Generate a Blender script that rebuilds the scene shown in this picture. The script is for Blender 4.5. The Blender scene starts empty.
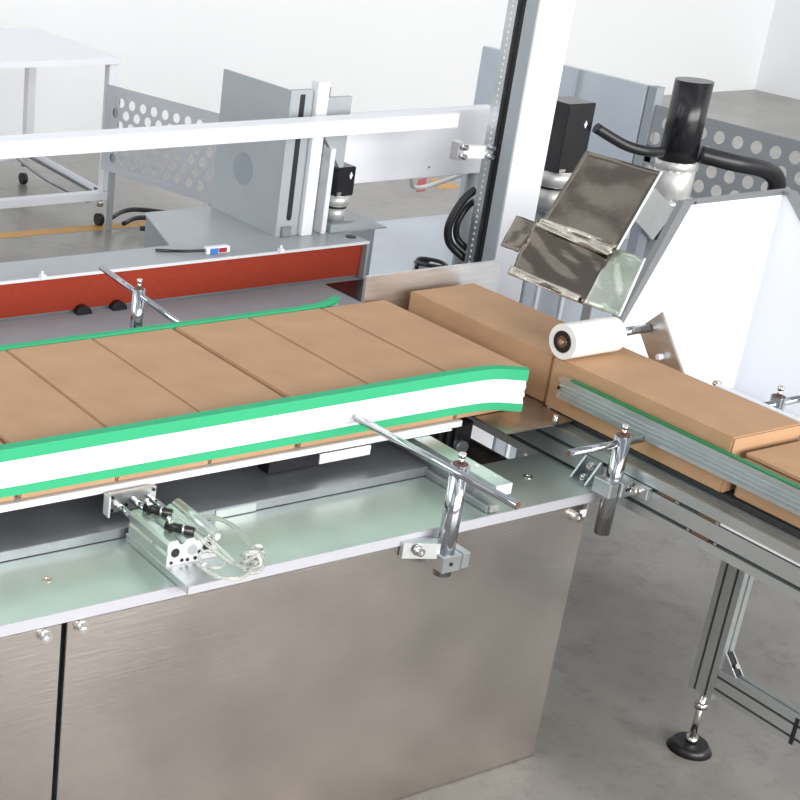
import bpy, bmesh, math, random
from mathutils import Vector, Matrix
random.seed(7)
SC = bpy.context.scene
COL = SC.collection
S, Z0 = 1.3, 0.190            # survey units to metres, survey height of the floor
def T(p): return Vector((p[0]*S, p[1]*S, (p[2]-Z0)*S))

# ---------------------------------------------------------------- materials
MATS = {}
def mat(name, col, rough=0.5, metal=0.0, bump=None, var=None, coat=0.0, spec=0.5, trans=0.0, aniso=0.0, alpha=1.0):
    """bump=(scale, strength, stretch xyz); var=(scale, amount, stretch xyz)"""
    m = bpy.data.materials.new(name); m.use_nodes = True
    nt = m.node_tree; b = nt.nodes['Principled BSDF']
    b.inputs['Base Color'].default_value = (*col, 1)
    b.inputs['Roughness'].default_value = rough
    b.inputs['Metallic'].default_value = metal
    b.inputs['Coat Weight'].default_value = coat
    b.inputs['Specular IOR Level'].default_value = spec
    b.inputs['Transmission Weight'].default_value = trans
    b.inputs['Anisotropic'].default_value = aniso
    b.inputs['Alpha'].default_value = alpha
    tc = nt.nodes.new('ShaderNodeTexCoord')
    def noise(scale, stretch, detail=6):
        mp = nt.nodes.new('ShaderNodeMapping'); mp.inputs['Scale'].default_value = stretch
        nt.links.new(tc.outputs['Object'], mp.inputs['Vector'])
        n = nt.nodes.new('ShaderNodeTexNoise'); n.inputs['Scale'].default_value = scale
        n.inputs['Detail'].default_value = detail
        nt.links.new(mp.outputs['Vector'], n.inputs['Vector'])
        return n
    if var:
        n = noise(var[0], var[2] if len(var) > 2 else (1,1,1))
        r = nt.nodes.new('ShaderNodeMix'); r.data_type = 'RGBA'
        a = var[1]
        r.inputs['A'].default_value = (*[c*(1-a) for c in col], 1)
        r.inputs['B'].default_value = (*[min(1, c*(1+a)) for c in col], 1)
        mr = nt.nodes.new('ShaderNodeMapRange'); mr.inputs['From Min'].default_value = .3; mr.inputs['From Max'].default_value = .7
        nt.links.new(n.outputs['Fac'], mr.inputs['Value'])
        nt.links.new(mr.outputs['Result'], r.inputs['Factor'])
        nt.links.new(r.outputs['Result'], b.inputs['Base Color'])
    if bump:
        n = noise(bump[0], bump[2] if len(bump) > 2 else (1,1,1))
        bp = nt.nodes.new('ShaderNodeBump'); bp.inputs['Strength'].default_value = bump[1]; bp.inputs['Distance'].default_value = .01
        nt.links.new(n.outputs['Fac'], bp.inputs['Height']); nt.links.new(bp.outputs['Normal'], b.inputs['Normal'])
    MATS[name] = m
    return m
CARD  = mat('kraft_board', (.46,.275,.15), .72, var=(9,.07), bump=(60,.03))
CARDE = mat('kraft_board_edge', (.62,.42,.26), .75, var=(30,.1))
WHITE = mat('white_paint', (.82,.83,.87), .45)
WHITG = mat('white_guard', (.80,.82,.86), .35)
GREYP = mat('grey_machine_paint', (.34,.37,.39), .38, var=(5,.06))
GREYD = mat('grey_shelf_paint', (.27,.30,.33), .45, var=(6,.06))
ALU   = mat('aluminium', (.62,.65,.66), .34, 1, var=(20,.05))
ALUW  = mat('bright_anodised_aluminium', (.86,.87,.88), .4, .35)
ALUG  = mat('pale_green_grey_anodised_plate', (.53,.60,.56), .32, .75, var=(9,.05))
PROF  = mat('profile_aluminium', (.58,.62,.62), .36, .85, var=(12,.04))
PROFD = mat('slot_insert', (.03,.035,.035), .6)
STEEL = mat('brushed_stainless', (.64,.59,.555), .26, 1, var=(1.7,.26,(1,1,1.2)), bump=(16,.05,(.6,.6,12)))  # smudges, strengthened to stand in for brown reflections of the surroundings
STEELB= mat('bright_stainless', (.72,.71,.70), .38, 1, var=(10,.08,(1,1,8)))
TRANSF= mat('worn_stainless', (.50,.46,.41), .36, 1, var=(12,.2))
DARKS = mat('dark_steel', (.36,.375,.40), .35, .8, var=(8,.15))
CHROME= mat('chrome', (.47,.49,.52), .11, 1)
SCREW = mat('zinc_screw', (.72,.70,.67), .2, 1)
BLACK = mat('black_plastic', (.012,.012,.014), .35)
BLACKM= mat('black_enamel', (.010,.010,.012), .25)
RUST  = mat('rod_end_brown', (.16,.09,.07), .6, .3)
GREEN = mat('green_plastic', (.045,.40,.19), .6, spec=.15)
GREEND= mat('dark_green_plastic', (.012,.20,.07), .45)
RED   = mat('red_belt_rubber', (.36,.048,.024), .8, var=(60,.10,(1,1,4)), bump=(90,.05), spec=.2)
ROLL  = mat('white_rubber_roller', (.82,.82,.80), .35)
BROWN = mat('bearing_brown', (.20,.12,.08), .35, .6)
TUBE  = mat('clear_tubing', (.84,.86,.80), .12, trans=.75)
TIE   = mat('white_nylon', (.85,.85,.82), .4)
BLUE  = mat('blue_plastic', (.05,.18,.55), .4)
REDD  = mat('red_display', (.35,.01,.02), .3)
YELL  = mat('yellow_floor_paint', (.60,.33,.10), .55, var=(8,.12))
WALLM = mat('white_wall_paint', (.86,.87,.88), .7)
FILM  = mat('silver_film', (.23,.20,.165), .16, .95, bump=(7,.25,(1,1,1)), var=(5,.15))
FILMC = mat('clear_film', (.62,.66,.60), .12, .6, bump=(16,.4), var=(14,.2))
_r = [n for n in FILMC.node_tree.nodes if n.type == 'MIX'][0]
_r.inputs['A'].default_value = (.46,.55,.44,1); _r.inputs['B'].default_value = (.70,.72,.66,1)
RIM   = mat('film_white_edge', (.85,.85,.83), .4)
BELTB = mat('dark_belt', (.02,.02,.02), .6)
BLUEG = mat('blue_grey_panel', (.50,.55,.61), .3, .3, var=(3,.08))

def floor_mat():
    m = mat('polished_concrete', (.25,.24,.23), .35)
    nt = m.node_tree; b = nt.nodes['Principled BSDF']; tc = [n for n in nt.nodes if n.type == 'TEX_COORD'][0]
    def N(scale, detail, rough=.6):
        n = nt.nodes.new('ShaderNodeTexNoise'); n.inputs['Scale'].default_value = scale
        n.inputs['Detail'].default_value = detail; n.inputs['Roughness'].default_value = rough
        nt.links.new(tc.outputs['Object'], n.inputs['Vector']); return n
    n1 = N(1.3, 8); n2 = N(14, 8, .7)
    cr = nt.nodes.new('ShaderNodeValToRGB')
    cr.color_ramp.elements[0].position = .32; cr.color_ramp.elements[0].color = (.205,.19,.172,1)
    cr.color_ramp.elements[1].position = .68; cr.color_ramp.elements[1].color = (.345,.33,.305,1)
    nt.links.new(n1.outputs['Fac'], cr.inputs['Fac'])
    c2 = nt.nodes.new('ShaderNodeValToRGB')
    c2.color_ramp.elements[0].position = .28; c2.color_ramp.elements[0].color = (.72,.71,.70,1)
    c2.color_ramp.elements[1].position = .5; c2.color_ramp.elements[1].color = (1,1,1,1)
    nt.links.new(n2.outputs['Fac'], c2.inputs['Fac'])
    mx = nt.nodes.new('ShaderNodeMix'); mx.data_type = 'RGBA'; mx.blend_type = 'MULTIPLY'; mx.inputs['Factor'].default_value = 1
    nt.links.new(cr.outputs['Color'], mx.inputs['A']); nt.links.new(c2.outputs['Color'], mx.inputs['B'])
    nt.links.new(mx.outputs['Result'], b.inputs['Base Color'])
    return m
FLOOR = floor_mat()
FLOOR.node_tree.nodes['Principled BSDF'].inputs['Roughness'].default_value = .28

# ---------------------------------------------------------------- mesh builder (survey coordinates in, metres out)
class MB:
    def __init__(s): s.bm = bmesh.new()
    def box(s, x0,x1,y0,y1,z0,z1, bevel=0.0, seg=1):
        vs = [s.bm.verts.new(T((x,y,z))) for x in (x0,x1) for y in (y0,y1) for z in (z0,z1)]
        fs = [s.bm.faces.new([vs[i] for i in q]) for q in ((0,1,3,2),(4,6,7,5),(0,4,5,1),(2,3,7,6),(0,2,6,4),(1,5,7,3))]
        if bevel:
            es = {e for f in fs for e in f.edges}
            bmesh.ops.bevel(s.bm, geom=list(es), offset=bevel*S, segments=seg, affect='EDGES', profile=.5)
        return s
    def obox(s, c, ax, ay, az, bevel=0.0):
        """box at centre c with half-extent vectors ax, ay, az"""
        c, ax, ay, az = map(Vector, (c,ax,ay,az))
        vs = [s.bm.verts.new(T(c+ax*i+ay*j+az*k)) for i in (-1,1) for j in (-1,1) for k in (-1,1)]
        fs = [s.bm.faces.new([vs[i] for i in q]) for q in ((0,1,3,2),(4,6,7,5),(0,4,5,1),(2,3,7,6),(0,2,6,4),(1,5,7,3))]
        if bevel:
            bmesh.ops.bevel(s.bm, geom=list({e for f in fs for e in f.edges}), offset=bevel*S, segments=1, affect='EDGES')
        return s
    def cyl(s, a, b, r, r2=None, n=24, cap=True, bevel=0.0):
        r2 = r if r2 is None else r2
        a, b = T(a), T(b); d = (b-a).normalized()
        u = d.orthogonal().normalized(); w = d.cross(u)
        A = [s.bm.verts.new(a+(u*math.cos(t)+w*math.sin(t))*r*S) for t in [2*math.pi*i/n for i in range(n)]]
        B = [s.bm.verts.new(b+(u*math.cos(t)+w*math.sin(t))*r2*S) for t in [2*math.pi*i/n for i in range(n)]]
        for i in range(n):
            f = s.bm.faces.new((A[i],A[(i+1)%n],B[(i+1)%n],B[i])); f.smooth = True
        if cap:
            f1 = s.bm.faces.new(A[::-1]); f2 = s.bm.faces.new(B)
            if bevel:
                bmesh.ops.bevel(s.bm, geom=list(set(f1.edges)|set(f2.edges)), offset=bevel*S, segments=2, affect='EDGES')
        return s
    def ring(s, a, b, ro, ri, n=28):
        a, b = T(a), T(b); d = (b-a).normalized(); u = d.orthogonal().normalized(); w = d.cross(u)
        L = []
        for p in (a,b):
            for r in (ro,ri):
                L.append([s.bm.verts.new(p+(u*math.cos(t)+w*math.sin(t))*r*S) for t in [2*math.pi*i/n for i in range(n)]])
        for i in range(n):
            j = (i+1)%n
            for P,Q in ((L[0],L[2]),(L[3],L[1]),(L[1],L[0]),(L[2],L[3])):
                s.bm.faces.new((P[i],P[j],Q[j],Q[i])).smooth = P in (L[0],L[3])
        return s
    def prism(s, pts, axis, a0, a1, smooth=False):
        """polygon pts (2-D, in the two other axes in order) extruded along axis"""
        def P(p, a): return T({'x':(a,p[0],p[1]), 'y':(p[0],a,p[1]), 'z':(p[0],p[1],a)}[axis])
        A = [s.bm.verts.new(P(p,a0)) for p in pts]; B = [s.bm.verts.new(P(p,a1)) for p in pts]
        n = len(pts)
        for i in range(n):
            s.bm.faces.new((A[i],A[(i+1)%n],B[(i+1)%n],B[i])).smooth = smooth
        s.bm.faces.new(A[::-1]); s.bm.faces.new(B)
        return s
    def sweep(s, path, sec, up=(0,0,1)):
        """cross-section sec [(side, up)] swept along a path of survey points"""
        path = [Vector(p) for p in path]; rings = []
        for i, p in enumerate(path):
            d = (path[min(i+1,len(path)-1)]-path[max(i-1,0)]).normalized()
            side = d.cross(Vector(up)).normalized(); u2 = side.cross(d)
            rings.append([s.bm.verts.new(T(p+side*a+u2*b)) for a, b in sec])
        n = len(sec)
        for A, B in zip(rings, rings[1:]):
            for i in range(n): s.bm.faces.new((A[i],A[(i+1)%n],B[(i+1)%n],B[i]))
        s.bm.faces.new(rings[0][::-1]); s.bm.faces.new(rings[-1])
        return s
    def tube(s, pts, r, n=10, sub=6):
        pts = [Vector(p) for p in pts]; P = []
        for i in range(len(pts)-1):
            p0, p1, p2, p3 = pts[max(i-1,0)], pts[i], pts[i+1], pts[min(i+2,len(pts)-1)]
            for k in range(sub):
                t = k/sub
                P.append(.5*((2*p1)+(p2-p0)*t+(2*p0-5*p1+4*p2-p3)*t*t+(3*p1-p0-3*p2+p3)*t**3))
        P.append(pts[-1]); u = None; rings = []
        for i, p in enumerate(P):
            d = (P[min(i+1,len(P)-1)]-P[max(i-1,0)]).normalized()
            u = d.orthogonal().normalized() if u is None else (u-d*u.dot(d)).normalized()
            w = d.cross(u)
            rings.append([s.bm.verts.new(T(p+(u*math.cos(2*math.pi*j/n)+w*math.sin(2*math.pi*j/n))*r)) for j in range(n)])
        for A, B in zip(rings, rings[1:]):
            for i in range(n): s.bm.faces.new((A[i],A[(i+1)%n],B[(i+1)%n],B[i])).smooth = True
        s.bm.faces.new(rings[0][::-1]); s.bm.faces.new(rings[-1])
        return s
    def build(s, name, m, parent=None, **kw):
        bmesh.ops.recalc_face_normals(s.bm, faces=s.bm.faces[:])
        me = bpy.data.meshes.new(name)
        o = bpy.data.objects.new(name, me); COL.objects.link(o)
        base = Vector((0,0,0))
        if parent is not None:
            o.parent = parent; q = parent
            while q is not None: base += q.location; q = q.parent
        else:
            xs = [v.co for v in s.bm.verts]
            lo = Vector([min(c[i] for c in xs) for i in range(3)]); hi = Vector([max(c[i] for c in xs) for i in range(3)])
            o.location = base = Vector(((lo.x+hi.x)/2, (lo.y+hi.y)/2, lo.z))
        for v in s.bm.verts: v.co -= base
        s.bm.to_mesh(me); s.bm.free()
        me.materials.append(m)
        for k, v in kw.items(): o[k] = v
        return o
def thing(name, loc, label, cat, group=None):
    o = bpy.data.objects.new(name, None); COL.objects.link(o); o.empty_display_size = .05
    o.location = T(loc); o['label'] = label; o['category'] = cat
    if group: o['group'] = group
    return o
def tag(o, label, cat, group=None):
    o['label'] = label; o['category'] = cat
    if group: o['group'] = group
    return o
def struct(o): o['kind'] = 'structure'; return o
def bolt(c, d, r, h, parent, name='bolt', m=SCREW):
    """socket-head screw standing on c along unit d"""
    c, d = Vector(c), Vector(d)
    b = MB(); b.cyl(c, c+d*h*.25, r*1.25, n=20); b.ring(c+d*h*.25, c+d*h, r, r*.5, n=16); b.cyl(c+d*h*.25, c+d*h*.55, r*.55, n=6)
    return b.build(name, m, parent)

# ---------------------------------------------------------------- setting
struct(MB().box(-4,12,-4.5,7.2,Z0-.08,Z0).build('floor', FLOOR))
struct(MB().box(-4,12,6.75,6.95,Z0,5).build('wall_back', WALLM))
struct(MB().box(9.0,9.2,-4.5,6.75,Z0,5).build('wall_right', WALLM))

fl = MB().prism([(-3,5.19),(4.0,5.02),(4.0,5.09),(-3,5.29)], 'z', Z0, Z0+.001).build('floor_line', YELL)
tag(fl, 'yellow painted line crossing the concrete floor at far left', 'floor marking')
fl = MB().prism([(4.819,5.17),(4.965,5.16),(4.96,5.31),(4.93,5.37)], 'z', Z0, Z0+.001).build('floor_line', YELL)
tag(fl, 'short yellow floor stripe under the white panel left of the post', 'floor marking')
fr = MB().prism([(4.672,5.16),(4.729,5.163),(4.915,5.367),(4.842,5.347)], 'z', Z0, Z0+.001).build('floor_line', mat('red_floor_paint', (.45,.03,.03), .5))
tag(fr, 'short red floor stripe beside the yellow stripe', 'floor marking')

# ---------------------------------------------------------------- machine cabinet under the near side
cab = thing('machine_cabinet', (1.3,1.9,Z0), 'brushed stainless steel machine cabinet with vertical panel gap', 'cabinet')
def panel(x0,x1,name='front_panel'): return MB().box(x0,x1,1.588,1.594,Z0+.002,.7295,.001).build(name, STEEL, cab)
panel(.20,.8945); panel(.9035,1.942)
MB().box(.893,.905,1.60,1.603,Z0+.002,.729).build('gap_backing', BLACK, cab)
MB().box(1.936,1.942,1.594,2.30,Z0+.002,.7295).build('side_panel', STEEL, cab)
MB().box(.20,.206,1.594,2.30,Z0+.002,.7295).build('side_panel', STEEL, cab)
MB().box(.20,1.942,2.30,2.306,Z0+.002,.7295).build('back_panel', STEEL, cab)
MB().box(.206,1.936,1.594,2.30,Z0,Z0+.006).build('bottom_panel', DARKS, cab)
for x, z in ((.866,.718),(.926,.7195),(1.912,.711)): bolt((x,1.588,z),(0,-1,0),.0088,.011,cab)

plt = thing('mounting_plate', (1.2,1.67,.731), 'long pale green grey aluminium plate with bright front edge on cabinet', 'plate')
MB().prism([(.3,1.588),(1.967,1.588),(1.986,1.62),(1.986,1.742),(1.975,1.752),(.3,1.752)], 'z', .7305, .75).build('plate', ALUG, plt)
MB().box(.3,1.966,1.5868,1.5879,.7310,.7496).build('front_edge', mat('cut_aluminium_edge', (.50,.50,.54), .5, .2), plt)
for x, y in ((.915,1.678),(1.883,1.680)):
    b = MB(); b.ring((x,y,.75),(x,y,.7515),.0085,.005); b.cyl((x,y,.7495),(x,y,.7505),.005)
    b.build('countersunk_screw', SCREW, plt)
tag(MB().box(1.925,1.941,1.5868,1.5878,.704,.7185).build('sticker', WHITE), 'tiny white sticker below right end of the mounting plate', 'sticker')

tray = thing('steel_tray', (1.0,2.0,.7495), 'long dark grey steel tray running below the carton table', 'tray')
MB().box(.3,1.712,1.7525,1.757,.7505,.768,.001).build('front_lip', DARKS, tray)
MB().box(.3,1.712,1.757,2.24,.762,.7675).build('tray_floor', DARKS, tray)
tag(MB().box(1.262,1.342,1.7500,1.7522,.7515,.7660).build('label_strip', ALU), 'small grey metal strip on front lip of steel tray', 'strip')

# ---------------------------------------------------------------- carton table
tab = thing('carton_table', (1.05,2.0,.80), 'long white edged conveyor table under the cartons', 'table')
MB().box(.3,1.825,1.802,2.26,.8075,.8195,.0008).build('table_top', ALUW, tab)
for x0 in (.45, 1.42):
    MB().box(x0, x0+.15 if x0 < 1 else x0+.12, 1.83, 1.86, .77, .8073).build('support_block', BLACKM, tab)
MB().box(1.502,1.612,1.7965,1.7995,.7895,.8070).build('hanging_tab', ALUW, tab)
MB().box(1.66,1.80,1.80,2.2,.8045,.8070).build('bracket', WHITE, tab)

# ---------------------------------------------------------------- guide rails
def rail(path, H, t, label, group, green_top, green_bot, face_dir, zc, m=ALUW, gt=.006):
    top = thing('guide_rail', (*path[0], zc), label, 'guide rail', group)
    f = face_dir
    h = H/2
    # aluminium section with three grooves on the outer face
    sec = [(-f*t/2,-h),(f*t/2,-h)]
    for k in (-.42,-.02,.38):
        z = k*h*1.0
        sec += [(f*t/2, z-.0045),(f*(t/2-.0055), z-.003),(f*(t/2-.0055), z+.003),(f*t/2, z+.0045)]
    sec += [(f*t/2,h),(-f*t/2,h)]
    pz = [(p[0],p[1],zc) for p in path]
    MB().sweep(pz, sec).build('rail_bar', m, top)
    def strip(z0, z1, tt):
        s2 = [(-f*(t/2+.001),z0-zc),(f*(t/2+tt),z0-zc),(f*(t/2+tt),z1-zc),(-f*(t/2+.001),z1-zc)]
        MB().sweep(pz, s2).build('green_strip', GREEN, top)
    if green_top: strip(zc+h-green_top, zc+h+.0015, .002)
    if green_bot: strip(zc-h-.0015, zc-h+green_bot, .002)
    return top
def smooth_path(pts, n=8):
    pts = [Vector((*p,0)) for p in pts]; P = []
    for i in range(len(pts)-1):
        p0,p1,p2,p3 = pts[max(i-1,0)],pts[i],pts[i+1],pts[min(i+2,len(pts)-1)]
        for k in range(n):
            t = k/n; P.append(.5*((2*p1)+(p2-p0)*t+(2*p0-5*p1+4*p2-p3)*t*t+(3*p1-p0-3*p2+p3)*t**3))
    P.append(pts[-1]); return [(p.x,p.y) for p in P]
fp = [(.45,1.796),(1.2,1.797)] + smooth_path([(1.70,1.798),(1.80,1.797),(1.87,1.791),(1.922,1.763)])
rail(fp, .0776, .015, 'white guide rail with green edges along front of carton row', 'carton guide rails', .019, .013, 1, .8818)
bp = [(.45,2.238),(1.2,2.238)] + smooth_path([(1.70,2.238),(1.78,2.239),(1.84,2.249),(1.885,2.272)])
rail(bp , .064, .012, 'thin green topped guide rail behind the carton row', 'carton guide rails', .010, .010, -1, .8670)
rail([(2.009,1.760),(2.009,1.2),(2.009,.55)], .040, .014, 'grey aluminium guide rail with green top strip in front of right cartons', 'right conveyor guide rails', 0, 0, 1, .8765, PROF)
r3 = MB().box(2.003,2.014,.55,1.735,.8968,.8990).build('green_strip', GREEND)
for o in COL.objects:
    if o.get('label','').startswith('grey aluminium guide rail with green'):
        w = r3.location.copy(); r3.parent = o; r3.location = w-o.location
rail([(2.225,1.60),(2.225,.55)], .035, .014, 'plain pale guide rail on far side of right cartons', 'right conveyor guide rails', 0, 0, -1, .893, ALUW)

# ---------------------------------------------------------------- cartons
def carton_mesh(x0,x1,y0,y1,z0,z1):
    bm = bmesh.new()
    nx, ny = 6, 12
    vs = [bm.verts.new((x,y,z)) for x in (x0,x1) for y in (y0,y1) for z in (z0,z1)]
    for q in ((0,1,3,2),(4,6,7,5),(0,4,5,1),(2,3,7,6),(0,2,6,4),(1,5,7,3)): bm.faces.new([vs[i] for i in q])
    bmesh.ops.subdivide_edges(bm, edges=bm.edges[:], cuts=7, use_grid_fill=True)
    cx, cy = (x0+x1)/2, (y0+y1)/2
    for v in bm.verts:
        u = (v.co.x-cx)/((x1-x0)/2); w = (v.co.y-cy)/((y1-y0)/2); t = (v.co.z-z0)/(z1-z0)
        if t > .99: v.co.z += .0012*(1-u*u)*(1-w*w)
    bmesh.ops.bevel(bm, geom=[e for e in bm.edges if len(e.link_faces)==2 and e.calc_face_angle(0) > 1.0], offset=.0022, segments=2, affect='EDGES')
    for f in bm.faces: f.smooth = False
    m = MB(); m.bm.free(); m.bm = bm
    for v in bm.verts: v.co = T(v.co)
    return m
def carton(x0,x1,y0,y1,z0,z1,label,group):
    t = thing('carton', ((x0+x1)/2,(y0+y1)/2,z0), label, 'carton', group)
    carton_mesh(x0,x1,y0+.0022,y1-.0022,z0,z1).build('carton_body', CARD, t)
    for ya, yb in ((y0,y0+.002),(y1-.002,y1)):
        MB().box(x0+.002,x1-.002,ya,yb,z0+.001,z1-.0015,.0006).build('end_flap', CARD, t)
    return t
XS = [.752,.927,1.104,1.281,1.460,1.634,1.811,1.977]
labs = ['brown carton at far left end of the row, only partly visible',
        'second brown carton from the left end of the row',
        'third brown carton from the left, left of the wide dark gap',
        'fourth brown carton from the left, right of the narrow seam behind post',
        'fifth brown carton from the left, middle of the row',
        'sixth brown carton from the left with a faint stain on top',
        'last brown carton of the row beside the steel end stop']
gaps = [.0012,.0048,.0012,.0014,.0052,.0020,.0024,.001]
for i in range(7):
    carton(XS[i]+gaps[i]*.8, XS[i+1]-gaps[i+1]*.8, 1.809, 2.229, .8205, .8985+random.uniform(-.0006,.0006), labs[i], 'cartons standing side by side in a row')
carton(2.030,2.203,1.806,2.215,.8210,.9150,'thick brown carton at the back corner, below the silver film','cartons on right conveyor')
carton(2.0225,2.192,1.398,1.801,.8210,.9200,'long brown carton under the white roller','cartons on right conveyor')
c3 = carton(2.034,2.200,.975,1.384,.8210,.8905,'low brown carton at the right edge of the photo','cartons on right conveyor')

MB().box(2.0375,2.197,.978,1.382,.8930,.9000,.001).build('top_flap', CARD, c3)
MB().box(2.045,2.19,.985,1.375,.8908,.8929).build('flap_gap', BROWN, c3)

# ---------------------------------------------------------------- rod clamps
def clamp(name, px, py, ztop, zbot, r, label, horiz, hz_r, block=None, ptop=True, group='rod clamps holding the guide rails'):
    t = thing(name, (px,py,zbot), label, 'clamp', group)
    MB().cyl((px,py,zbot),(px,py,ztop),r,bevel=.0008,n=32).build('post', CHROME, t)
    MB().cyl((px,py,ztop+.0002),(px,py,ztop+.0008),r*.82,n=24).build('post_cap', RUST, t)
    b = MB(); b.cyl((px,py,ztop+.0008),(px,py,ztop+.012),r*.3,n=12); b.ring((px,py,ztop+.012),(px,py,ztop+.019),r*.42,r*.2,n=14)
    b.build('set_screw', SCREW, t)
    a, c = Vector(horiz[0]), Vector(horiz[1])
    MB().cyl(a, c, hz_r, n=28, bevel=.0006).build('cross_rod', CHROME, t)
    d = (c-a).normalized()
    MB().cyl(c, c+d*.0006, hz_r*.8, n=20).build('rod_end', RUST, t)
    if block: block(t)
    return t
def block1(t):
    b = MB(); b.box(1.570,1.609,1.537,1.578,.692,.722,.0015); b.box(1.6105,1.627,1.537,1.578,.693,.722,.0015)
    b.build('clamp_block', ALU, t)
    MB().prism([(1.517,1.5785),(1.590,1.546),(1.600,1.558),(1.560,1.5864),(1.517,1.5864)], 'z', .712, .740).build('clamp_arm', ALU, t)
    bolt((1.537,1.568,.729),(0,-1,0),.0075,.012,t)
    MB().cyl((1.586,1.5355,.708),(1.586,1.5370,.708),.0035,n=14).build('screw_hole', BLACK, t)
clamp('rod_clamp', 1.588, 1.556, .880, .680, .0150, 'upright chrome rod clamp at middle of the mounting plate edge', ((1.561,1.7875,.8715),(1.580,1.418,.8715)), .0068, block1)
def block2(t):
    b = MB(); b.box(1.925,1.945,1.535,1.575,.764,.792,.0015); b.box(1.947,1.973,1.530,1.575,.764,.792,.0015)
    b.build('clamp_block', ALU, t)
    MB().box(1.9752,1.9862,1.500,1.572,.768,.790,.001).build('clamp_arm', ALU, t)
    bolt((1.975,1.522,.779),(-1,0,0),.0075,.012,t)
    MB().cyl((1.960,1.5285,.779),(1.960,1.53,.779),.0035,n=14).build('screw_hole', BLACK, t)
clamp('rod_clamp', 1.953, 1.556, .872, .684, .0140, 'upright chrome rod clamp at the cabinet corner by right conveyor', ((2.001,1.556,.8580),(1.828,1.556,.8580)), .0068, block2)
def block3(t):
    MB().box(1.440,1.476,2.340,2.376,.7755,.792,.001).build('clamp_block', ALU, t)
clamp('rod_clamp', 1.458, 2.358, .936, .7922, .0125, 'chrome rod clamp behind the carton row before the red belt', ((1.490,2.2465,.894),(1.426,2.460,.953)), .0060, block3)
def block4(t):
    MB().box(2.283,2.318,1.50,1.552,.752,.785,.001).build('clamp_block', ALUW, t)
clamp('rod_clamp', 2.30, 1.527, .905, .70, .0135, 'chrome rod clamp with brown top beyond right cartons', ((2.240,1.527,.891),(2.50,1.527,.891)), .0068, block4)
kb = thing('rail_screw', (2.237,1.60,.88), 'small round screw head sticking up behind the carton under the roller', 'screw')
MB().cyl((2.24,1.612,.880),(2.24,1.612,.902),.0045,n=14).build('shank', SCREW, kb); MB().cyl((2.24,1.612,.902),(2.24,1.612,.911),.008,n=18,bevel=.002).build('head', SCREW, kb)

# ---------------------------------------------------------------- slide block on plate
sb = thing('slide_block', (1.72,1.75,.7500), 'long green grey aluminium bar with white end on the mounting plate', 'slide')
MB().box(1.712,1.748,1.590,1.95,.783,.8035,.001).build('bar', ALUG, sb)
MB().box(1.7125,1.7475,1.5888,1.5900,.7835,.803).build('end_cap', WHITE, sb)
MB().box(1.706,1.730,1.597,1.95,.7505,.764,.0015).build('guide_track', DARKS, sb)
MB().box(1.712,1.730,1.592,1.597,.7515,.763,.001).build('track_end', STEELB, sb)
MB().box(1.716,1.740,1.64,1.93,.7642,.7828).build('carriage', DARKS, sb)
for y in (1.62,1.665,1.71): MB().cyl((1.737,y,.8035),(1.737,y,.8048),.0032,n=12).build('screw', SCREW, sb)

# ---------------------------------------------------------------- pneumatic cylinder
cy = thing('pneumatic_cylinder', (1.14,1.65,.7503), 'guided pneumatic cylinder with clear tubes on an aluminium foot plate', 'cylinder')
MB().box(1.087,1.203,1.558,1.742,.7505,.7645,.001).build('foot_plate', ALU, cy)
MB().box(1.0875,1.2025,1.5568,1.558,.751,.764).build('foot_plate_edge', MATS['cut_aluminium_edge'], cy)
sec = [(1.087,.7650),(1.178,.7650),(1.178,.782),(1.172,.786),(1.172,.800),(1.160,.806),(1.150,.800),(1.138,.800),(1.134,.806),(1.121,.806),(1.116,.799),(1.108,.799),(1.104,.807),(1.091,.807),(1.087,.801),(1.087,.790),(1.090,.786),(1.087,.782)]
MB().prism(sec,'y',1.622,1.735).build('cylinder_body', ALUG, cy)
fp_ = MB().prism([(p[0]*.985+1.132*.015,p[1]) for p in sec],'y',1.6205,1.6218).build('front_face', ALUW, cy)
for x, r in ((1.101,.0075),(1.131,.0085),(1.158,.0075)):
    MB().cyl((x,1.6202,.787),(x,1.619,.787),r,n=20).build('bore', BLACK if r < .008 else ALU, cy)
for x, z in ((1.114,.772),(1.124,.771),(1.138,.771),(1.145,.780),(1.095,.771)):
    MB().cyl((x,1.6202,z),(x,1.619,z),.003,n=12).build('screw_hole', BLACK, cy)
MB().cyl((1.172,1.616,.803),(1.172,1.735,.803),.0105,n=20,bevel=.002).build('side_tube', ALUG, cy)
MB().cyl((1.172,1.6155,.803),(1.172,1.6148,.803),.005,n=14).build('tube_eye', ALUW, cy)
MB().box(1.078,1.166,1.786,1.794,.779,.813,.001).build('end_plate', STEELB, cy)
MB().box(1.073,1.0765,1.776,1.795,.776,.813,.001).build('end_bracket', ALUW, cy)
for x, z, r, m in ((1.090,.797,.0052,CHROME),(1.152,.797,.0052,CHROME),(1.122,.797,.0062,CHROME)):
    MB().cyl((x,1.736,z),(x,1.785,z),r,n=20).build('piston_rod', m, cy)
for x, z in ((1.084,.807),(1.160,.808),(1.084,.784),(1.110,.790)):
    MB().cyl((x,1.7855,z),(x,1.7835,z),.0028,n=12).build('screw', BLACK, cy)
for (fx,fy) in ((1.112,1.720),(1.112,1.655)):
    f = MB(); f.cyl((fx,fy,.803),(fx,fy,.822),.0042,n=14); f.cyl((fx-.002,fy+.004,.818),(fx-.002,fy+.004,.828),.003,n=12)
    fo = f.build('elbow_fitting', SCREW, cy)
    MB().cyl((fx-.006,fy+.006,.8135),(fx+.024,fy-.030,.8135),.0072,n=18,bevel=.001).build('push_collar', BLACKM, fo)
    MB().ring((fx+.012,fy-.0156,.8135),(fx+.014,fy-.018,.8135),.0076,.0066,n=18).build('collar_band', SCREW, fo)
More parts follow.
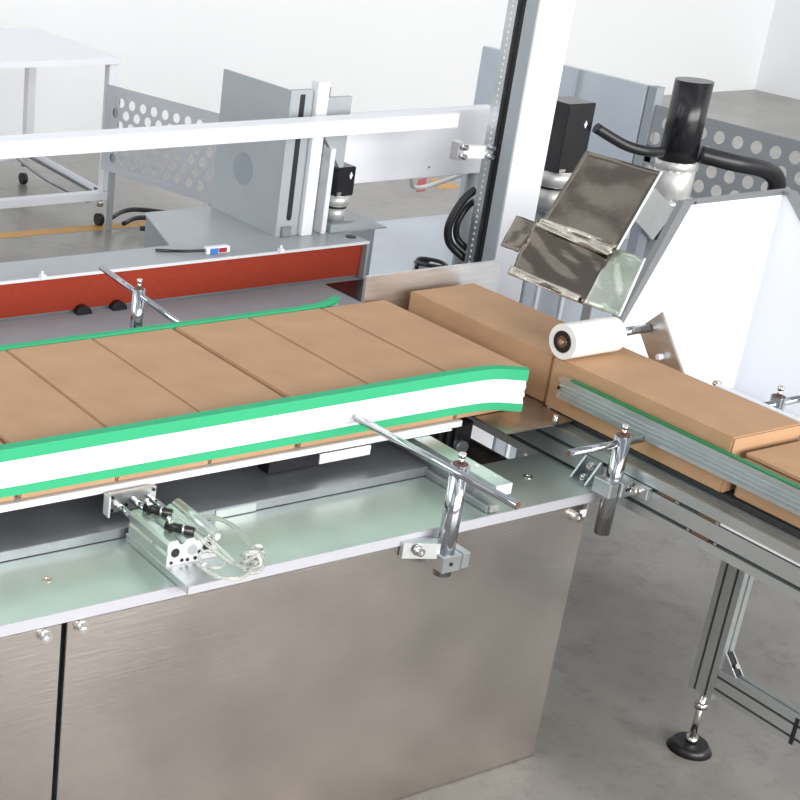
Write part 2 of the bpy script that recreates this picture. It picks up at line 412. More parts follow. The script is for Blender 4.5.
MB().cyl((1.086,1.664,.789),(1.0835,1.664,.789),.0035,n=14).build('screw', SCREW, cy)
tubes = [
 [(1.135,1.691,.813),(1.150,1.660,.808),(1.158,1.620,.802),(1.162,1.579,.796),(1.172,1.532,.785),(1.200,1.535,.782),(1.215,1.560,.786),(1.204,1.585,.795)],
 [(1.135,1.626,.813),(1.146,1.600,.800),(1.152,1.585,.795),(1.160,1.560,.79),(1.180,1.540,.785),(1.205,1.545,.785),(1.212,1.568,.79)],
 [(1.187,1.720,.782),(1.205,1.700,.790),(1.222,1.660,.794),(1.220,1.610,.792),(1.208,1.575,.79),(1.190,1.548,.786)],
 [(1.195,1.735,.770),(1.222,1.705,.785),(1.234,1.650,.788),(1.226,1.600,.786),(1.207,1.562,.785)],
 [(1.122,1.590,.780),(1.117,1.560,.785),(1.118,1.530,.79),(1.138,1.513,.79),(1.165,1.520,.79),(1.188,1.540,.787)],
]
for p in tubes: MB().tube(p, .0030).build('air_tube', TUBE, cy)
ring = [(1.144+.019*math.cos(a),1.585+.019*math.sin(a),.785+.004*math.sin(a)) for a in [i*math.pi/5 for i in range(11)]]
MB().tube(ring, .0028).build('air_tube', TUBE, cy)
for k in range(3):
    ring = [(1.198+(.014+.003*k)*math.cos(a),1.556+(.012)*math.sin(a),.790+.003*k+.012*math.cos(a+k)) for a in [i*math.pi/5 for i in range(11)]]
    MB().tube(ring, .0028).build('air_tube', TUBE, cy)
MB().ring((1.192,1.547,.790),(1.196,1.550,.790),.013,.011).build('cable_tie', TIE, cy)
MB().box(1.212,1.222,1.566,1.574,.797,.802,.001).build('tie_head', TIE, cy)
MB().ring((1.122,1.575,.783),(1.124,1.572,.783),.006,.004).build('cable_tie', TIE, cy)

# ---------------------------------------------------------------- transfer plate and box below it
tp = thing('transfer_plate', (1.95,1.95,.811), 'thin worn brown tinted stainless transfer plate at the corner', 'plate')
MB().prism([(1.858,1.727),(2.022,1.727),(2.022,1.80),(2.24,1.80),(2.24,2.24),(1.858,2.24)], 'z', .8165, .8198).build('plate', TRANSF, tp)
pin = MB(); pin.cyl((1.978,1.728,.8200),(1.978,1.728,.838),.0048,n=14); pin.cyl((1.978,1.728,.826),(1.978,1.728,.829),.0062,n=14)
pin.build('pin', SCREW, tp)
dm = thing('drive_motor', (1.81,1.9,.6), 'black motor block in the dark opening beside transfer plate', 'motor')
MB().box(1.765,1.90,1.845,2.05,.70,.79,.004).build('housing', BLACKM, dm)
for k in range(5): MB().box(1.768+.02*k,1.776+.02*k,1.838,1.845,.705,.785).build('fin', BLACK, dm)
MB().cyl((1.865,1.83,.745),(1.865,1.845,.745),.014,n=20).build('shaft_hub', DARKS, dm)
wp = thing('inner_bracket', (1.86,1.76,.5), 'bright white bracket seen down the opening behind the plate', 'bracket')
MB().box(1.80,1.93,1.80,1.806,.52,.700).build('upright_plate', WHITE, wp)
MB().box(1.87,1.93,1.752,1.80,.690,.696).build('top_plate', WHITE, wp)

# ---------------------------------------------------------------- right conveyor
cv = thing('right_conveyor', (2.13,1.3,Z0), 'aluminium profile conveyor running toward the camera at right', 'conveyor')
XF = 1.987
def slot(cx, cz, nx, nz, w=.0036, d=.007):
    """points of a slot cut at (cx,cz) whose opening faces (nx,nz); walked so that it fits a clockwise outline"""
    tx, tz = nz, -nx
    return [(cx-tx*w,cz-tz*w),(cx-tx*w-nx*d,cz-tz*w-nz*d),(cx+tx*w-nx*d,cz+tz*w-nz*d),(cx+tx*w,cz+tz*w)]
def profile_xz(x0,x1,z0,z1,left,top,bottom=(),right=()):
    P = [(x0,z0)]
    for z in left: P += slot(x0,z,-1,0)
    P += [(x0,z1)]
    for x in top: P += slot(x,z1,0,1)
    P += [(x1,z1)]
    for z in reversed(right): P += slot(x1,z,1,0)
    P += [(x1,z0)]
    return P
MB().prism(profile_xz(XF,2.024,.732,.8105,(.7515,.7875),(1.999,2.012)),'y',.45,2.28).build('side_frame', PROF, cv)
MB().prism(profile_xz(2.232,2.270,.732,.8105,(.7515,.7875),(2.245,2.258)),'y',.45,2.28).build('side_frame', PROF, cv)
MB().box(2.026,2.230,.45,1.79,.790,.8200,.002).build('belt', BELTB, cv)
for z in (.7515,.7875): MB().box(XF+.0045,XF+.0068,  .45,2.28,z-.0034,z+.0034).build('slot_strip', PROFD, cv)
for y in (1.485, 1.40): MB().box(XF+.001,XF+.0035,y-.03,y+.005,.7851,.7905).build('slot_nut', BROWN, cv)
MB().box(XF+.001,XF+.0035,1.375,1.41,.7490,.7542).build('slot_nut', BROWN, cv)
for y in (1.448,1.365): MB().box(XF-.0005,XF+.0035,y-.004,y+.004,.7848,.7905).build('slot_screw', SCREW, cv)
MB().box(XF+.0003,XF+.003,.45,1.36,.7868,.7912).build('slot_cover', ALUW, cv)
for y in (1.36,1.415): MB().box(XF-.0005,XF+.0035,y-.003,y+.003,.7488,.7545).build('slot_screw', SCREW, cv)
# leg with two slots on its wide face
def leg(x0,x1,y0,y1,z0,z1):
    P = [(x0,y0)] + slot(x0,y0+(y1-y0)*.28,-1,0,.0026,.006) + slot(x0,y0+(y1-y0)*.74,-1,0,.0026,.006) + [(x0,y1),(x1,y1),(x1,y0)] + slot((x0+x1)/2,y0,0,-1,.0026,.006)
    l = MB().prism(P,'z',z0,z1).build('leg', PROF, cv)
    for f in (.28,.74):
        yy = y0+(y1-y0)*f; MB().box(x0+.003,x0+.0055,yy-.0024,yy+.0024,z0,z1).build('slot_strip', PROFD, l)
    return l
l1 = leg(2.232,2.262,1.455,1.507,.322,.7315)
leg(2.232,2.262,.70,.752,.322,.7315)
P = [(2.232,.336),*slot(2.232,.349,-1,0,.0026,.006),*slot(2.232,.375,-1,0,.0026,.006),(2.232,.390),*slot(2.247,.390,0,1,.0026,.006),(2.262,.390),(2.262,.336)]
bm_ = MB().prism(P,'y',.7525,1.4545).build('lower_beam', PROF, cv)
for z in (.349,.375): MB().box(2.235,2.2375,.7525,1.4545,z-.0024,z+.0024).build('slot_strip', PROFD, bm_)
MB().box(2.2300,2.2318,1.280,1.287,.336,.390).build('beam_joint', BLACK, bm_)
ab = MB(); 
ab.prism([(1.4545,.428),(1.4545,.3905),(1.420,.3905)],'x',2.236,2.239); ab.prism([(1.4545,.428),(1.4545,.3905),(1.420,.3905)],'x',2.255,2.258); ab.build('corner_bracket', ALU, cv)
MB().obox((2.247,1.4395,.4070),(.0078,0,0),(0,-.014,-.0155),(0,.0010,-.0009)).build('corner_bracket_plate', BLACK, cv)
MB().cyl((2.247,1.432,.4065),(2.247,1.429,.4095),.005,n=12).build('corner_screw', SCREW, cv)
def foot(y):
    f = MB(); f.cyl((2.247,y,.212),(2.247,y,.3218),.0065,n=16); fo = f.build('foot_bolt', SCREW, cv)
    MB().cyl((2.247,y,.285),(2.247,y,.297),.0125,n=6).build('lock_nut', SCREW, fo)
    MB().cyl((2.247,y,.2065),(2.247,y,.219),.011,n=16).build('collar', SCREW, fo)
    MB().cyl((2.247,y,Z0+.0003),(2.247,y,.2063),.042,.032,n=28).build('foot_pad', BLACK, fo)
foot(1.481); foot(.726)
MB().box(2.026,2.230,1.46,1.50,.74,.788).build('cross_member', PROF, cv)
# angle bracket between plate and frame
g = thing('angle_bracket', (1.97,1.62,.7502), 'small triangular metal bracket joining plate and right conveyor', 'bracket')
MB().prism([(1.952,.7505),(1.986,.7505),(1.986,.790),(1.982,.790)],'y',1.646,1.650).build('gusset', ALU, g)
MB().prism([(1.952,.7505),(1.986,.7505),(1.986,.790),(1.982,.790)],'y',1.611,1.615).build('gusset', ALU, g)
MB().box(1.948,1.986,1.615,1.646,.7505,.7535).build('base', DARKS, g); MB().box(1.983,1.9862,1.615,1.646,.7535,.790).build('back', DARKS, g)
bolt((1.983,1.631,.777),(-1,0,0),.0062,.009,g); bolt((1.966,1.631,.7535),(0,0,1),.0062,.009,g)

# ---------------------------------------------------------------- roller
ra = thing('roller_arm', (2.13,1.79,.89), 'white press roller on a chrome shaft above the right cartons', 'roller')
RC = (1.783, .9545)
MB().cyl((2.018,*RC),(2.145,*RC),.0330,n=48,bevel=.004).build('roller', ROLL, ra)
MB().ring((2.0162,*RC),(2.0178,*RC),.0205,.010,n=32).build('end_cap', BLACKM, ra)
MB().cyl((2.0150,*RC),(2.0176,*RC),.0105,.0115,n=24).build('bearing', BROWN, ra)
MB().cyl((2.0135,*RC),(2.0150,*RC),.005,n=14).build('shaft_screw', SCREW, ra)
MB().cyl((2.1452,*RC),(2.238,*RC),.0088,n=24).build('shaft', CHROME, ra)
MB().prism([(1.806,.947),(1.762,.993),(1.668,.875),(1.712,.829)],'x',2.240,2.252).build('arm', STEELB, ra)
MB().prism([(1.7615,.9935),(1.758,.9970),(1.664,.8785),(1.668,.875)],'x',2.238,2.256).build('arm_edge', ALUW, ra)
MB().box(2.2405,2.252,1.69,1.715,.8112,.840).build('arm_support', STEELB, ra)
MB().cyl((2.2395,1.738,.913),(2.226,1.738,.913),.006,n=14,bevel=.001).build('handle_pin', WHITE, ra)

# ---------------------------------------------------------------- end stop
es = thing('end_stop', (2.08,2.25,.82), 'polished steel end stop plate behind the last cartons', 'plate')
def rounded(x0,x1,z0,z1,r):
    return [(x0,z0),(x1,z0)]+[(x1-r+r*math.cos(a),z1-r+r*math.sin(a)) for a in [i*math.pi/12 for i in range(7)]]+[(x0,z1)]
MB().prism(rounded(1.93,2.300,.8205,.948,.012),'y',2.238,2.2460).build('upright_plate', STEELB, es)
MB().box(1.93,1.975,2.2245,2.2375,.8205,.845).build('foot_tab', ALUW, es)

# ---------------------------------------------------------------- silver film chute
fc = thing('film_chute', (2.2,1.95,.95), 'wrinkled silver film covered sheet chute tilted above the right cartons', 'chute')
def sheet(A,B,C,D,nu,nv,amp,th,seed,name,m,parent,hole=None):
    """quad A-B-C-D as a wrinkled thin sheet"""
    rnd = random.Random(seed); ph = [rnd.uniform(0,6) for _ in range(6)]
    A,B,C,D = map(Vector,(A,B,C,D)); n = (B-A).cross(D-A).normalized()
    mb = MB(); G = []
    for sgn in (0,1):
        g = []
        for i in range(nu+1):
            r = []
            for j in range(nv+1):
                u, v = i/nu, j/nv
                p = (A*(1-u)+B*u)*(1-v)+(D*(1-u)+C*u)*v
                w = math.sin(7*u+ph[0]+3*math.sin(4*v+ph[1]))*math.sin(5*v+ph[2])+.6*math.sin(13*v+ph[3]+4*u)*math.sin(6*u+ph[4])
                r.append(mb.bm.verts.new(T(p+n*(amp*w+(th if sgn else 0)))))
            g.append(r)
        G.append(g)
    for g in G:
        for i in range(nu):
            for j in range(nv):
                mb.bm.faces.new((g[i][j],g[i+1][j],g[i+1][j+1],g[i][j+1])).smooth = True
    a,b = G
    for i in range(nu):
        for j in (0,nv): mb.bm.faces.new((a[i][j],a[i+1][j],b[i+1][j],b[i][j]))
    for j in range(nv):
        for i in (0,nu): mb.bm.faces.new((a[i][j],a[i][j+1],b[i][j+1],b[i][j]))
    return mb.build(name, m, parent)
sheet((2.196,2.050,1.092),(2.196,1.858,1.090),(2.300,1.882,1.226),(2.300,2.068,1.224),16,16,.0012,.003,1,'upper_sheet',FILM,fc)
sheet((2.108,2.028,1.000),(2.116,1.838,.998),(2.208,1.872,1.090),(2.200,2.070,1.092),20,12,.0030,.002,5,'lower_sheet',FILM,fc)
sheet((2.150,2.104,1.032),(2.146,2.052,1.034),(2.196,2.052,1.086),(2.204,2.128,1.084),8,8,.0012,.002,4,'side_sheet',FILM,fc)
sheet((2.116,1.8378,.998),(2.119,1.757,1.000),(2.206,1.800,1.088),(2.208,1.8718,1.090),14,12,.0022,.002,3,'clear_sheet',FILMC,fc)
for a,b in (((2.300,1.880,1.228),(2.196,1.8562,1.092)),((2.206,1.798,1.090),(2.119,1.755,1.002))):
    MB().cyl(a,b,.0022,n=8).build('white_rim', RIM, fc)
FOLD = mat('crumpled_film_highlight', (.62,.58,.50), .2, .9, bump=(26,.5), var=(30,.25))  # paler than the sheets: highlights on the folds put into the colour
sheet((2.186,2.056,1.083),(2.182,1.862,1.078),(2.198,1.860,1.099),(2.204,2.056,1.101),30,6,.0045,.002,8,'crumpled_fold',FOLD,fc)
sheet((2.106,2.030,1.000),(2.112,1.850,.998),(2.120,1.850,1.010),(2.117,2.034,1.014),24,4,.0025,.002,11,'crease',FOLD,fc)
MB().obox((2.279,1.96,1.186),(.008,0,.008),(0,.07,0),(.0015,0,-.0015)).build('support_bracket', ALU, fc)
MB().box(2.2705,2.2825,1.95,1.975,.76,1.178,.002).build('support_post', GREYD, fc)

# ---------------------------------------------------------------- white guard at right
gd = thing('white_guard', (2.6,2.0,.60), 'large white sloped guard panels at the right edge', 'guard')
yb = 2.0
MB().prism([(2.405,.80),(2.432,.870),(2.558,1.112),(2.842,1.112),(2.842,.664),(2.405,.664)],'y',yb,yb+.012).build('back_panel', WHITG, gd)
MB().prism([(2.392,.80),(2.416,.870),(2.532,1.121),(2.570,1.1205),(2.558,1.1125),(2.4325,.870),(2.4055,.80)],'y',yb-.001,yb+.014).build('bevel_trim', MATS['trim_grey'] if 'trim_grey' in MATS else mat('trim_grey', (.25,.26,.27), .35, .5), gd)
MB().prism([(2.5705,1.1128),(2.842,1.1128),(2.842,1.1215),(2.5705,1.1205)],'y',yb-.001,yb+.014).build('top_trim', MATS['trim_grey'], gd)
MB().prism([(yb,1.112),(yb-.012,1.112),(1.945,1.070),(1.70,.85),(1.70,.664),(yb,.664)],'x',2.842,2.850).build('side_panel', WHITG, gd)
MB().prism([(yb+.014,1.1215),(yb-.014,1.1215),(1.70,.870),(1.70,.852),(1.945,1.071),(yb-.012,1.1125),(yb+.014,1.1125)],'x',2.838,2.866).build('side_trim', MATS['trim_grey'], gd)
MB().box(2.36,2.86,1.2,2.24,.648,.6638).build('base_plate', WHITG, gd)
for x in (2.45,2.58): MB().box(x,x+.03,2.21,2.235,Z0,.6478).build('leg', GREYP, gd)

# ---------------------------------------------------------------- white post with slide column
wp = thing('white_post', (2.575,2.53,Z0), 'tall white square post behind the silver film', 'post')
MB().box(2.5420,2.6520,2.500,2.535,Z0,1.75,.002).build('post_tube', WHITE, wp)
MB().box(2.5360,2.5418,2.498,2.535,Z0,1.75).build('side_plate', GREYP, wp)
lc = thing('slide_column', (2.57,2.61,Z0), 'grey perforated slide column left of the white post', 'column')
MB().box(2.5480,2.6180,2.5365,2.60,Z0,1.75).build('column', BLACKM, lc)
MB().box(2.5340,2.5475,2.560,2.590,.5,1.72).build('guide_strip', ALU, lc)
holes = MB()
for k in range(70): holes.cyl((2.5339,2.573,.72+k*.0145),(2.5332,2.573,.72+k*.0145),.0030,n=8)
holes.build('strip_hole', WHITE, lc, kind='stuff')
kk = thing('clamp_bracket', (2.50,2.59,1.08), 'chrome clamp bracket fixed between white panel and slide column', 'bracket')
MB().box(2.440,2.458,2.572,2.60,1.078,1.122,.001).build('end_plate', STEELB, kk)
MB().prism([(2.458,2.580),(2.51,2.560),(2.5335,2.556),(2.5335,2.572),(2.458,2.596)],'z',1.083,1.112).build('arm', STEELB, kk)
for x,z in ((2.450,1.112),(2.450,1.090),(2.523,1.110),(2.523,1.088)): MB().cyl((x,2.571 if x<2.5 else 2.558,z),(x,2.556 if x<2.5 else 2.543,z),.007,n=14,bevel=.0015).build('bolt', CHROME, kk)
hs = MB().tube([(2.548,2.606,.995),(2.525,2.62,.965),(2.503,2.63,.905),(2.515,2.63,.855),(2.550,2.606,.82)],.010); hs = hs.build('hose', BLACK, lc)
hs = MB().tube([(2.550,2.606,.965),(2.540,2.62,.945),(2.524,2.625,.905),(2.532,2.625,.868),(2.552,2.606,.845)],.008).build('hose', BLACK, lc)

# ---------------------------------------------------------------- beams
bmn = MB().box(.9,2.50,2.65,2.71,1.137,1.172,.002).build('cross_beam', WHITE)
tag(bmn, 'long white overhead beam crossing the top of the view', 'beam')
mp = thing('display_board', (2.5,2.93,.95), 'white rectangular panel behind the slide column, below the beam', 'panel')
MB().box(2.300,2.825,2.86,2.90,.957,1.130,.002).build('panel', WHITE, mp)
MB().cyl((2.62,2.8595,.985),(2.62,2.858,.985),.003,n=10).build('screw', SCREW, mp)
MB().cyl((2.80,2.88,Z0),(2.80,2.88,.9565),.02,n=16).build('stand', GREYP, mp)
wc = MB().tube([(2.60,2.90,.96),(2.68,2.97,.90),(2.76,2.97,.905),(2.84,2.90,.96)],.006).build('cable', TIE, mp)

# ---------------------------------------------------------------- red belt machine
rm = thing('red_belt_machine', (1.6,2.9,Z0), 'grey machine table with red belt along its front', 'machine')
MB().prism([(.3,2.668),(2.292,2.668),(2.292,2.76),(2.42,2.76),(2.42,3.06),(1.89,3.06),(1.80,2.79),(.3,2.79)],'z',.866,.870).build('table_top', GREYP, rm)
MB().box(.3,2.290,2.664,2.6678,.8645,.8705).build('front_edge', ALUW, rm)
MB().box(.3,2.284,2.682,2.688,.782,.862).build('red_belt', RED, rm)
MB().box(2.2842,2.2905,2.664,2.72,.776,.8645).build('end_plate', GREYP, rm)
MB().box(.3,2.2840,2.690,2.776,.775,.8655).build('belt_housing', GREYD, rm)
MB().box(.3,2.300,2.315,2.700,.760,.775,.001).build('front_shelf', GREYP, rm)
MB().box(2.17,2.298,2.52,2.66,.7752,.7775).build('dark_cover', BLACKM, rm)
MB().box(2.16,2.300,2.315,2.34,.735,.7595).build('shelf_end', BLACKM, rm)
MB().prism([(2.78,.866),(3.058,.866),(3.058,.62),(2.78,.62)],'x',1.895,1.900).build('side_skirt', GREYD, rm)
MB().box(1.90,2.41,2.79,3.05,Z0,.8655).build('body', GREYD, rm)
MB().box(.35,2.28,2.40,2.78,Z0,.7595).build('lower_body', GREYD, rm)
for x in (1.395,2.02):
    b = MB(); b.box(x,x+.012,2.655,2.668,.8708,.878); b.cyl((x+.004,2.66,.878),(x+.004,2.66,.886),.003,n=10); b.build('edge_clip', WHITE, rm)
for x,y in ((1.13,2.42),(1.58,2.45)):
    MB().cyl((x,y,.775),(x,y,.800),.0035,n=10).build('locating_pin', WHITE, rm)
for x in (1.60,1.51):
    MB().cyl((x,2.680,.776),(x,2.660,.776),.018,n=16).build('belt_roller', BLACK, rm)
# side guide unit on table
cu = thing('lift_column', (2.17,2.85,.870), 'grey column unit with black slot on the machine table', 'column')
MB().box(2.086,2.092,2.785,3.055,.8705,1.22).build('side_plate', GREYP, cu)
MB().cyl((2.0858,2.93,1.0),(2.0852,2.93,1.0),.040,n=32).build('round_reflection', GREYD, cu)  # dark disc painting a blurred round reflection on the plate
MB().box(2.086,2.150,2.770,2.7848,.8705,1.22).build('front_plate', GREYP, cu)
MB().prism([(2.120+.007*math.cos(a),.915+.007*math.sin(a)) for a in [math.pi+i*math.pi/8 for i in range(9)]]+[(2.127,1.21),(2.113,1.21)],'y',2.7688,2.7700).build('slot', BLACK, cu)
MB().box(2.152,2.184,2.755,2.7848,.8705,1.24,.001).build('bright_strip', ALUW, cu)
MB().box(2.184,2.212,2.785,2.80,.8705,1.22).build('recess', DARKS, cu)
for z in (.92,.99,1.06): MB().cyl((2.200,2.784,z),(2.200,2.781,z),.006,n=12).build('recess_bolt', BLACK, cu)
MB().box(2.212,2.226,2.755,2.80,.8705,1.08,.001).build('bright_strip', ALUW, cu)
MB().prism([(2.185,1.20),(2.185,1.12),(2.250,1.03),(2.262,1.03),(2.262,1.20)],'y',2.765,2.778).build('cap_plate', GREYP, cu)
MB().box(2.100,2.125,2.760,2.7695,.8708,.895,.001).build('foot_wedge', DARKS, cu)
# servo
CAST = mat('cast_aluminium', (.66,.66,.64), .42, .55)
def servo(name, cx, cy, z0, zs, w, label, base=None):
    """zs: heights of gearbox top, ring top, motor top"""
    t = thing(name, (cx,cy,z0), label, 'motor', 'servo motors')
    MB().cyl((cx,cy,z0+.003),(cx,cy,zs[0]),w*.40,n=28).build('gearbox', CAST, t)
    MB().cyl((cx,cy,zs[0]),(cx,cy,zs[0]+.006),w*.44,n=28).build('dark_ring', BLACK, t)
    MB().cyl((cx,cy,zs[0]+.006),(cx,cy,zs[1]),w*.50,n=28,bevel=.002).build('flange', CAST, t)
    MB().box(cx-w*.46,cx+w*.46,cy-w*.46,cy+w*.46,zs[1],zs[2],.003).build('motor_housing', BLACKM, t)
    q = w*.46
    mk = MB(); c = (cx+q*.45, cy-q-.0006, zs[2]-(zs[2]-zs[1])*.3)
    d = .010; mk.bm.faces.new([mk.bm.verts.new(T(p)) for p in ((c[0]-d*.5,c[1],c[2]),(c[0],c[1],c[2]-d),(c[0]+d*.5,c[1],c[2]),(c[0],c[1],c[2]+d))])
    mk.build('diamond_mark', WHITE, t)
    MB().box(cx-q*.9,cx-q*.5,cy-q-.004,cy-q-.0003,zs[1]+.004,zs[1]+.012).build('corner_bolt', SCREW, t)
    MB().box(cx-w*.55,cx+w*.55,cy-w*.55,cy+w*.55,z0,z0+.003).build('base_plate', DARKS, t)
    return t
servo('servo_motor', 2.283, 2.80, .8900, (.922,.955,1.027), .060, 'small black servo motor on the grey machine table')
tb = MB().box(2.240,2.375,2.755,2.855,.8703,.8898,.001).build('mounting_block', GREYP); tag(tb,'grey block under the small black servo motor','block')
cp = MB().cyl((2.27,2.712,.8703),(2.27,2.712,.873),.012,n=20).build('round_plug', BLACK); tag(cp,'flat black round plug on the machine table near belt end','plug')
sn = thing('sensor_amplifier', (1.87,2.70,.8703), 'small blue and white sensor box with red display', 'sensor')
MB().box(1.842,1.905,2.695,2.712,.8706,.886,.001).build('case', WHITE, sn)
MB().box(1.850,1.872,2.6935,2.6948,.8712,.884).build('blue_face', BLUE, sn); MB().box(1.874,1.895,2.6935,2.6948,.873,.8835).build('display', REDD, sn)
MB().tube([(1.842,2.704,.878),(1.80,2.72,.876),(1.77,2.74,.874),(1.74,2.755,.874)],.0035).build('cable', BLACK, sn)

# low blue-grey table beyond end of red belt
lt = thing('low_table', (3.0,3.2,Z0), 'low blue grey flat table beyond the red belt end', 'table')
MB().box(2.46,3.54,2.95,3.60,.585,.600,.002).build('table_top', BLUEG, lt)
for x in (2.5,3.49):
    for y in (2.99,3.50): MB().box(x,x+.03,y,y+.03,Z0,.5848).build('leg', GREYP, lt)
cc = MB().tube([(2.88,3.13,.607),(2.92,3.17,.618),(2.98,3.15,.610),(2.97,3.10,.607),(2.90,3.10,.620),(2.90,3.16,.612),(2.96,3.17,.607)],.006).build('cable', BLACK)
tag(cc, 'small coil of black cable on the low blue grey table', 'cable')

# ---------------------------------------------------------------- perforated panels
SHEET = mat('light_grey_sheet', (.52,.54,.58), .4)
def perf(name, o, u, v, nu, nv, pitch, rowh, rad, label, th=.004, m=GREYP, border=.02):
    """staggered round holes cut in a sheet; o corner, u and v unit vectors"""
    o,u,v = map(Vector,(o,u,v)); mb = MB(); bm = mb.bm; N = 16
    def q(a,b): return o+u*a+v*b
    def face(ps):
        f = bm.faces.new([bm.verts.new(T(p)) for p in ps]); return f
    W = (nu+.5)*pitch
    for r in range(nv):
        off = (r%2)*pitch*.5
        if off: face([q(0,r*rowh),q(off,r*rowh),q(off,(r+1)*rowh),q(0,(r+1)*rowh)])
        else: face([q(W-pitch*.5,r*rowh),q(W,r*rowh),q(W,(r+1)*rowh),q(W-pitch*.5,(r+1)*rowh)])
        for c in range(nu):
            cx, cz = off+(c+.5)*pitch, (r+.5)*rowh
            A, B = [], []
            for k in range(N):
                a = 2*math.pi*(k+.5)/N; ca, sa = math.cos(a), math.sin(a)
                s_ = min(pitch/2/abs(ca), rowh/2/abs(sa))
                A.append(bm.verts.new(T(q(cx+ca*rad,cz+sa*rad)))); B.append((ca*s_,sa*s_))
            BV = [bm.verts.new(T(q(cx+b[0],cz+b[1]))) for b in B]
            for k in range(N):
                j = (k+1)%N; b0, b1 = B[k], B[j]
                e0 = abs(abs(b0[0])-pitch/2) < 1e-6; e1 = abs(abs(b1[0])-pitch/2) < 1e-6
                if e0 != e1:
                    cnr = bm.verts.new(T(q(cx+math.copysign(pitch/2,b0[0]+b1[0]),cz+math.copysign(rowh/2,b0[1]+b1[1]))))
                    bm.faces.new((A[k],BV[k],cnr,BV[j],A[j]))
                else: bm.faces.new((A[k],BV[k],BV[j],A[j]))
    bd = border; H = nv*rowh
    for a0,a1,b0,b1 in ((-bd,W+bd,-bd,0),(-bd,W+bd,H,H+bd),(-bd,0,0,H),(W,W+bd,0,H)):
        face([q(a0,b0),q(a1,b0),q(a1,b1),q(a0,b1)])
    bmesh.ops.remove_doubles(bm, verts=bm.verts[:], dist=.0002)
    t = thing(name, q(0,0), label, 'panel', 'perforated guard panels')
    ob = mb.build('perforated_sheet', m, t)
    sd = ob.modifiers.new('thick','SOLIDIFY'); sd.thickness = th
    return t, q, W, H
d = Vector((3.077-2.926, 4.368-5.048, 0)).normalized()
t,q,W,H = perf('perforated_panel', (2.926,5.048,.47), d, (0,0,1), 9, 6, .062, .045, .019, 'grey perforated sheet panel at far left behind the white beam', m=SHEET, border=.035)
for a in (.012, W-.01):
    p = q(a,0); MB().box(p.x+.006,p.x+.026,p.y-.01,p.y+.01,Z0,.77).build('leg', GREYP, t)
t,q,W,H = perf('perforated_panel', (3.6,3.02,.56), (0,-1,0), (0,0,1), 17, 10, .062, .049, .0185, 'grey perforated sheet panel at top right behind the white guard', m=mat('grey_sheet', (.24,.255,.27), .4))
for y in (3.03, 1.98): MB().box(3.592,3.625,y-.015,y+.015,Z0,1.12).build('frame_post', GREYD, t)
MB().box(3.59,3.61,3.05,3.75,.35,1.12).build('solid_panel', BLUEG, t)
MB().box(3.585,3.59,3.30,3.315,.35,1.12).build('seam_strip', GREYP, t)

# robot-like gear units behind the film
servo('servo_motor', 2.80, 2.60, .930, (.985,1.030,1.20), .098, 'large black servo motor behind the silver film, left one')
st = MB().cyl((2.80,2.60,Z0),(2.80,2.60,.9298),.05,n=24).build('motor_stand', GREYD)
tag(st, 'grey round column carrying the left large servo motor', 'column')
tw = thing('rotary_unit', (3.13,2.52,Z0), 'black upright motor on a silver gearbox behind the white guard', 'motor')
MB().cyl((3.13,2.52,.955),(3.13,2.52,1.028),.050,n=36,bevel=.003).build('gearbox', CAST, tw)
MB().cyl((3.13,2.52,1.028),(3.13,2.52,1.050),.050,n=36,bevel=.002).build('flange', CAST, tw)
MB().cyl((3.13,2.52,1.050),(3.13,2.52,1.25),.046,n=36).build('motor_housing', BLACKM, tw)
MB().cyl((3.13,2.52,.935),(3.13,2.52,.955),.060,n=36).build('lower_flange', CAST, tw)
MB().cyl((3.13,2.52,.905),(3.13,2.52,.935),.09,n=36,bevel=.004).build('base_disc', BLACKM, tw)
MB().box(3.02,3.45,2.44,2.60,.87,.9048,.004).build('swing_arm', BLACKM, tw)
MB().cyl((3.13,2.52,Z0),(3.13,2.52,.8698),.08,n=24).build('pedestal', GREYD, tw)
for k in range(10):
    a = k*math.pi/5; MB().cyl((3.12+.055*math.cos(a),2.52+.055*math.sin(a),.955),(3.12+.055*math.cos(a),2.52+.055*math.sin(a),.960),.005,n=8).build('flange_bolt', SCREW, tw)
h = MB().tube([(2.852,2.55,1.14),(2.93,2.52,1.10),(2.99,2.50,1.085),(3.042,2.50,1.08)],.013).build('hose', BLACK); tag(h,'black hose running from left servo to right motor','hose')
h = MB().tube([(3.17,2.49,1.070),(3.24,2.44,1.055),(3.34,2.42,1.035),(3.40,2.42,1.000),(3.42,2.43,.94)],.022).build('hose', BLACK, tw)
pl = thing('grey_gusset', (2.82,2.31,Z0), 'tilted grey metal plate between silver film and white guard', 'plate')
MB().prism([(2.808,1.053),(2.889,.994),(2.836,.928),(2.756,.985)],'y',2.30,2.312).build('plate', ALU, pl)
MB().box(2.80,2.83,2.3125,2.34,Z0,1.0).build('post', GREYD, pl)
# blue-grey door panels below the film
bd = thing('side_cabinet', (2.75,2.65,Z0), 'blue grey cabinet with thin white vertical strips behind the end stop', 'cabinet')
MB().box(2.66,3.00,2.50,2.535,Z0,.885,.002).build('body', BLUEG, bd)
for x in (2.700,2.790): MB().box(x,x+.010,2.494,2.4995,Z0+.02,.884).build('strip', WHITE, bd)
MB().box(2.80,3.0,2.4935,2.4995,.80,.86).build('drawer_front', GREYD, bd)

